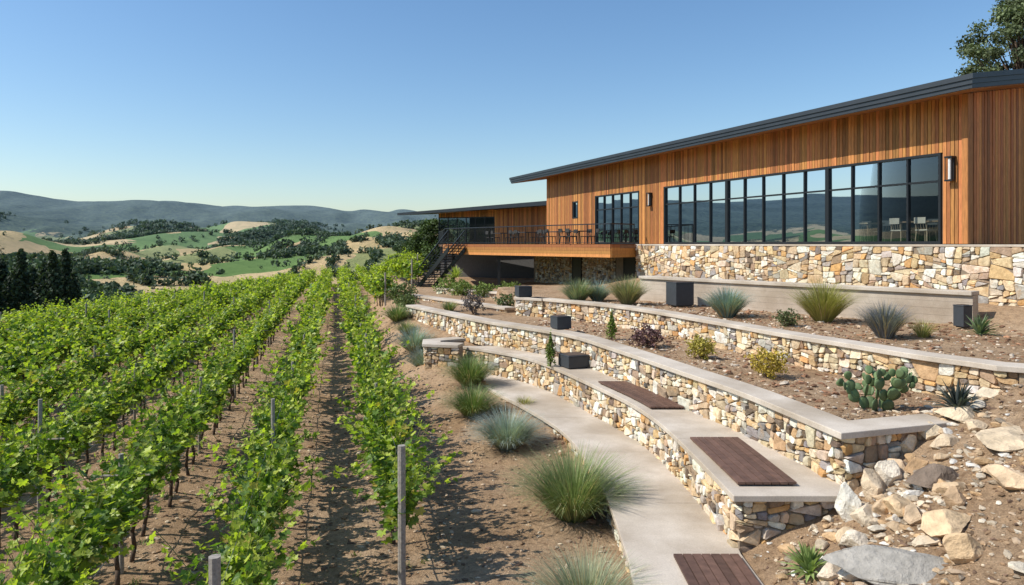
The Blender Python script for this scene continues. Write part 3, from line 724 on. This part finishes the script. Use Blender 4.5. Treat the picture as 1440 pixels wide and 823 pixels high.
T('ornamental_grass',8.75,20.0,.85,1.2,YG,1300,.010,.5)
T('blue_fescue_grass',6.5,21.5,.75,.95,(.2,.27,.25),1200,.011,.5)
T('blue_fescue_grass',8.7,16.6,.6,.85,(.15,.16,.18),900,.009,.6)
T('ornamental_grass',4.2,25.8,.85,1.05,(.22,.23,.12),1000,.013,.45); T('ornamental_grass',2.5,27.0,.8,.95,(.17,.21,.12),900,.013,.45); T('ornamental_grass',3.3,27.4,.7,.8,BL,700,.013,.4)
T('ornamental_grass',9.6,16.6,.3,.5,YG,200,.008)
T('ornamental_grass',.35,19.2,.35,.35,YG,200,.01); T('ornamental_grass',-2.6,29.6,.5,.5,GR,300,.012); T('ornamental_grass',10.6,20.2,.4,.5,YG,250,.01)
def yucca(name,x,y,rad,col,n=55,w=.028,dz=0):
    m=MB(); z=gz(x,y)+dz
    for i in range(n):
        a=R(0,6.283); el=R(.15,1.5); L=rad*R(.8,1.1); d=Vector((math.cos(a)*math.cos(el),math.sin(a)*math.cos(el),math.sin(el))); s=Vector((-math.sin(a),math.cos(a),0)); p=Vector((x,y,z)); k=R(.7,1.3); u=d.cross(s)
        mid=p+d*L*.45+Vector((0,0,.02)); tip=p+d*L-Vector((0,0,L*.12)); c=tuple(v*k for v in col)
        m.add([p-s*w*.6,p+s*w*.6,mid-s*w,mid+s*w,mid-u*w*.4,tip],[(0,1,4,2),(1,3,4),(2,4,5),(4,3,5)],c)
    m.obj(name,M_grass)
yucca('yucca_plant',3.72,8.9,.44,(.30,.38,.13),75,.03); yucca('yucca_plant',6.95,11.1,.55,(.08,.095,.085),70,.026); yucca('yucca_plant',11.3,17.2,.6,(.16,.22,.11),60,.03); yucca('yucca_plant',-3.2,40.2,.8,(.40,.46,.1),50,.05,.9)
def shrub(name,x,y,w,h,col,n=900,leafs=.035,z=None,cone=False):
    e=empty(name); z=gz(x,y) if z is None else z; m=MB()
    for i in range(12):
        a=R(0,6.283); rr=w*.4*R(.2,1); m.tube((x,y,z-.02),(x+rr*math.cos(a),y+rr*math.sin(a),z+h*R(.4,.85)),.012,.004,4)
    m.obj('stems',M_bark,e); u=rng.normal(size=(n,3)); u/=np.linalg.norm(u,axis=1)[:,None]; u*=(rng.uniform(.45,1,(n,1)))*(1+.25*np.sin(u[:,0:1]*7+u[:,2:3]*5+x)); u[:,2]=u[:,2]*.5+.5
    sc=np.where(cone,1.15-u[:,2],1)[:,None]
    C=np.stack([x+u[:,0]*w/2*sc[:,0],y+u[:,1]*w/2*sc[:,0],z+np.clip(u[:,2],0.02,1.2)*h],-1)
    quad_cloud('leaves',C,rng.uniform(.6,1.3,n)*leafs,np.array(col)*rng.uniform(.5,1.5,(n,1)),M_tree,e)
shrub('golden_shrub',5.4,15.0,.85,.62,(.46,.34,.055),1900,.028); shrub('golden_shrub',4.6,17.3,.75,.55,(.38,.32,.06),1500,.03)
shrub('purple_shrub',3.7,19.4,.95,.6,(.15,.08,.075),1200,.04); shrub('dwarf_conifer',2.95,21,.38,.85,(.17,.23,.035),1000,.03,None,True); shrub('dwarf_conifer',1.1,20.3,.38,.95,(.15,.21,.035),1000,.03,-3.5,True)
shrub('green_shrub',7.35,19.0,.65,.45,(.12,.14,.055),900,.03); shrub('purple_shrub',-1.55,28.3,1.0,.9,(.12,.10,.10),1000,.04); shrub('green_shrub',-.2,30.5,1.2,.7,(.10,.13,.045),1000,.05)
shrub('green_shrub',-5.6,36,1.5,1.1,(.11,.15,.045),1400,.06); shrub('green_shrub',-5.0,33.5,1.1,.7,(.15,.19,.065),1000,.05)
for x,y,w,h in((-2.7,38.8,1.4,.9),(-3.6,40.3,1.6,1.0),(-1.5,37.7,1.2,.8),(-.2,38.6,1.4,.8)): shrub('green_shrub',x,y,w,h,(.18,.24,.055),1100,.06,-2.85)
# prickly pear
m=MB(); cx_,cy_=6.2,12.1; cz_=gz(cx_,cy_)
def pad(p,d,nrm,L,depth):
    d=d.normalized(); nrm=(nrm-d*nrm.dot(d)).normalized(); s=d.cross(nrm); W=L*.40; T_=L*.075; c=p+d*L*.5; vs=[];fs=[]; k=R(.7,1.25); nseg=14
    for zz_,sc in((-1,.0),(-.9,.6),(-.4,.93),(.4,.93),(.9,.6),(1,.0)):
        for i in range(nseg):
            t=6.2832*i/nseg; yy_=math.sin(t); w_=W*(1+.18*yy_); vs.append(c+s*math.cos(t)*w_*sc+d*yy_*L*.5*sc+nrm*zz_*T_)
    for r_ in range(5):
        for i in range(nseg): a=r_*nseg+i;b=r_*nseg+(i+1)%nseg; fs.append((a,b,b+nseg,a+nseg))
    m.add(vs,fs,(.14*k,.20*k,.085*k))
    if depth<3:
        for j in range(random.choice((1,1,2,3)) if depth else 3):
            t=R(.5,2.6); q=c+s*math.cos(t)*W*.85+d*math.sin(t)*L*.47; nd=(d*R(.5,1)+s*math.cos(t)*R(.6,1.1)+Vector((R(-.3,.3),R(-.3,.3),.35))); pad(q,nd,nrm+Vector((R(-.6,.6),R(-.6,.6),R(-.2,.2))),L*R(.75,.95),depth+1)
for i in range(5):
    a=i*1.25+.4; pad(Vector((cx_+.13*math.cos(a),cy_+.13*math.sin(a),cz_-.03)),Vector((math.cos(a)*.5,math.sin(a)*.4,1)),Vector((R(-.6,.6),-1,.2)),R(.22,.28),0)
m.obj('prickly_pear_cactus',M_cactus,None,True)

def cubebox(x,y,z,w,h,ang):
    e=empty('black_planter_box',(x,y,z)); m=MB(); m.box(-w/2,w/2,-w/2,w/2,.03,h); m.box(-w/2+.04,w/2-.04,-w/2+.04,w/2-.04,0,.03); m.box(-w/2-.01,w/2+.01,-w/2-.01,w/2+.01,h,h+.03); m.obj('body',M_box,e,bevel=.01)
    s=MB(); s.box(-w/2+.05,w/2-.05,-w/2+.05,w/2-.05,h+.031,h+.04); s.obj('soil_fill',M_bark,e); e.rotation_euler=(0,0,ang)
cubebox(5.9,25.0,-2.17,.7,.8,.3); cubebox(11.6,18.3,-2.15,.3,.55,.3); cubebox(1.55,22.6,-2.7,.5,.38,.4); cubebox(.45,28.2,-2.1,.55,.4,.3); cubebox(1.75,20.2,-3.5,.65,.34,.4)

# ------------------------------------------------------------ rocks
def ico(sub):
    me=bpy.data.meshes.new('t'); import bmesh; bm=bmesh.new(); bmesh.ops.create_icosphere(bm,subdivisions=sub,radius=1); vs=[v.co.copy() for v in bm.verts]; fs=[tuple(v.index for v in f.verts) for f in bm.faces]; bm.free(); return vs,fs
I3=ico(4); I1=ico(1); I2=ico(2)
def rock(m,c,s,col,src=I3,cuts=9,rot=None,rough=.03,lo=.5,hi=.8,tx=None,ty=0,strata=0):
    vs,fs=src; pl=[(Vector((R(-1,1),R(-1,1),R(-1,1))).normalized(),R(lo,hi)) for _ in range(cuts)]; a=R(0,6.283) if rot is None else rot; ca,sa=math.cos(a),math.sin(a); tx=R(-.15,.15) if tx is None else tx
    out=[]
    for v in vs:
        p=v.copy()
        for n_,o_ in pl:
            d=p.dot(n_)-o_
            if d>0: p=p-n_*d
        if strata:
            j=1+strata*(((p.z*9+p.x*1.5)%1)-.5); p=Vector((p.x*j,p.y*j,p.z))
        p=p*(1+R(-rough,rough)); x,y,z=p.x*s[0],p.y*s[1],p.z*s[2]
        out.append((c[0]+x*ca-y*sa,c[1]+x*sa+y*ca,c[2]+z+tx*x+ty*y))
    m.add(out,fs,col)
RC=[(.64,.46,.28),(.66,.53,.37),(.74,.64,.49),(.38,.3,.21),(.58,.38,.2),(.80,.74,.64)]
def boulder(px,d,w,h,col,dep=None,rot=0,name='boulder'):
    x=(px-720)/1000*d; m=MB(); col=tuple(min(.82,c*1.1) for c in col); rock(m,(x,d,gz(x,d)+h*.2),(w/2*1.5,(dep or w*.8)/2*1.5,h/2*1.8),col,I3,15,rot,.008,.42,.72,strata=.05); m.obj(name,M_rock)
m=MB(); x,d=4.42,8.15; rock(m,(x,d,gz(x,d)+.08),(.86,.50,.22),(.40,.365,.31),I3,18,-.35,.008,.42,.68,.05,.28,.06); m.obj('stone_slab',M_rock)
m=MB(); x,d=6.8,9.75; rock(m,(x,d,gz(x,d)+.03),(.62,.42,.12),(.68,.53,.35),I3,14,.1,.008,.45,.7,.05,.1,.06); m.obj('stone_slab',M_rock)
for b_ in[(1322,8.6,.6,.32,(.64,.46,.27)),(1358,7.95,.42,.28,(.6,.42,.24)),(1268,9.3,.55,.22,(.64,.46,.27)),(1312,9.6,.5,.36,(.2,.15,.11)),(1194,9.7,.34,.44,(.76,.69,.57)),(1228,9.9,.34,.42,(.62,.48,.32)),(1205,9.05,.34,.24,(.7,.6,.46)),(1248,10.05,.28,.36,(.72,.62,.48)),
 (1412,12.0,.6,.5,(.54,.32,.16)),(1262,10.2,.36,.24,(.62,.46,.3)),(1350,10.9,.6,.22,(.68,.54,.36)),(1390,11.3,.45,.2,(.66,.54,.38)),(1172,8.6,.3,.18,(.66,.54,.4)),(1222,7.95,.3,.18,(.6,.46,.32)),(1308,10.7,.4,.22,(.68,.54,.36)),(1290,10.0,.32,.22,(.5,.32,.17)),(1330,10.3,.36,.2,(.62,.48,.32)),
 (1240,9.45,.3,.22,(.58,.42,.26)),(1286,9.0,.36,.2,(.6,.44,.28)),(1216,9.45,.3,.26,(.68,.56,.4)),(1338,9.2,.34,.2,(.56,.4,.24)),(1432,8.7,.55,.2,(.62,.45,.28)),(1372,10.4,.34,.18,(.6,.46,.3)),(1150,8.9,.22,.14,(.68,.58,.44)),(1275,10.6,.3,.24,(.68,.54,.36)),(1190,9.3,.26,.2,(.58,.44,.28)),(1395,9.2,.3,.15,(.58,.42,.26)),(1200,8.4,.3,.2,(.7,.6,.47)),(1345,8.9,.28,.2,(.5,.34,.2))]:
    boulder(*b_,rot=R(-.6,.6))
m=MB()
for i in range(950):
    x=R(3.35,7.2); y=R(7.3,11.6) if i%3 else R(8.3,10)
    if i%2: x=np.interp(y,[7.5,11.5],[4.0,6.9])+random.gauss(0,.5)
    if x<3.3 or (x<6.6 and y>np.interp(x,[3.2,4.7,4.85,6.6],[9.9,10.0,10.1,10.7])): continue
    s=abs(random.gauss(0,.042))+.015; c=random.choice(RC); k=R(.75,1.1); rock(m,(x,y,gz(x,y)+s*.2),(s*R(.9,1.7),s,s*R(.35,.8)),tuple(v*k for v in c),I2,9,None,.02,.4,.7)
m.obj('rubble',M_rock)
m=MB()
for i in range(20000):
    if i<10500: x=R(-14,1.7); y=5.5+20*random.random()**1.5
    elif i<14500: x=R(3.3,9.5); y=R(6.3,12)
    else: x=R(1,12.5); y=R(12,27)
    if y<25:
        if XD(y)-.1<x<XB(y)+.5 and y>10: continue
        if x>1.4 and x<3.2 and y<=10.2: continue
        if abs(x-XA(y)-.2)<.4: continue
        if 3<x<6.6 and 9.8<y<11.2: continue
    o=(x-CO[0])*NN[0]+(y-CO[1])*NN[1]
    if o>-1.5: continue
    s=abs(random.gauss(0,.017))+.008; k=R(.7,1.2); c=random.choice([(.46,.31,.18),(.56,.41,.27),(.32,.2,.11),(.62,.5,.35),(.2,.125,.08)])
    if i>14500: c=random.choice([(.38,.2,.11),(.56,.41,.27),(.28,.15,.085),(.7,.58,.44),(.2,.11,.06)]); s*=1.4
    rock(m,(x,y,gz(x,y)+s*.2),(s*R(.8,2.4),s,s*R(.4,.9)),tuple(v*k for v in c),I1,4)
m.obj('gravel_and_mulch',M_rock)
# sparse weeds on the vineyard floor: one mesh
m=MB()
for i in range(420):
    Y=6+30*random.random()**1.3; lane=random.randint(-8,0); x=.93+2.03*(lane+R(-.32,.32))-.248*Y; g=gz(x,Y)
    for k in range(9):
        a=R(0,6.283); L=R(.05,.13); c=R(.7,1.3); d=Vector((math.cos(a)*.6,math.sin(a)*.6,.8))*L; s_=Vector((-math.sin(a),math.cos(a),0))*.012; p=Vector((x+R(-.06,.06),Y+R(-.06,.06),g))
        m.add([p-s_,p+s_,p+d],[(0,1,2)],(.2*c,.24*c,.07*c))
m.obj('weeds',M_grass)

# ------------------------------------------------------------ light, sky, camera
el=math.radians(46); hx,hy=-.985,-.17; az=math.atan2(hx,hy)
sd=Vector((hx*math.cos(el),hy*math.cos(el),math.sin(el)))
L=bpy.data.lights.new('sun','SUN'); L.energy=5.0; L.angle=math.radians(.5); L.color=(1,.96,.89)
lo=bpy.data.objects.new('sun',L); scene.collection.objects.link(lo); lo.rotation_euler=sd.to_track_quat('Z','Y').to_euler()
w=bpy.data.worlds.new('World'); scene.world=w; w.use_nodes=True; nt=w.node_tree; bg=nt.nodes['Background']
sk=nt.nodes.new('ShaderNodeTexSky'); sk.sky_type='NISHITA'; sk.sun_disc=False; sk.sun_elevation=el; sk.sun_rotation=az%(2*math.pi); sk.altitude=100; sk.air_density=1.15; sk.dust_density=.6; sk.ozone_density=3.8
hs=nt.nodes.new('ShaderNodeHueSaturation'); hs.inputs['Saturation'].default_value=1.12; nt.links.new(sk.outputs[0],hs.inputs['Color'])
nt.links.new(hs.outputs[0],bg.inputs[0]); bg.inputs[1].default_value=.15
cam=bpy.data.cameras.new('camera'); co=bpy.data.objects.new('camera',cam); scene.collection.objects.link(co); scene.camera=co
cam.sensor_width=36; cam.lens=25; cam.shift_y=-68.5/1440; cam.clip_end=12000; cam.clip_start=.1
co.location=(0,0,0); co.rotation_euler=(math.pi/2,0,0)
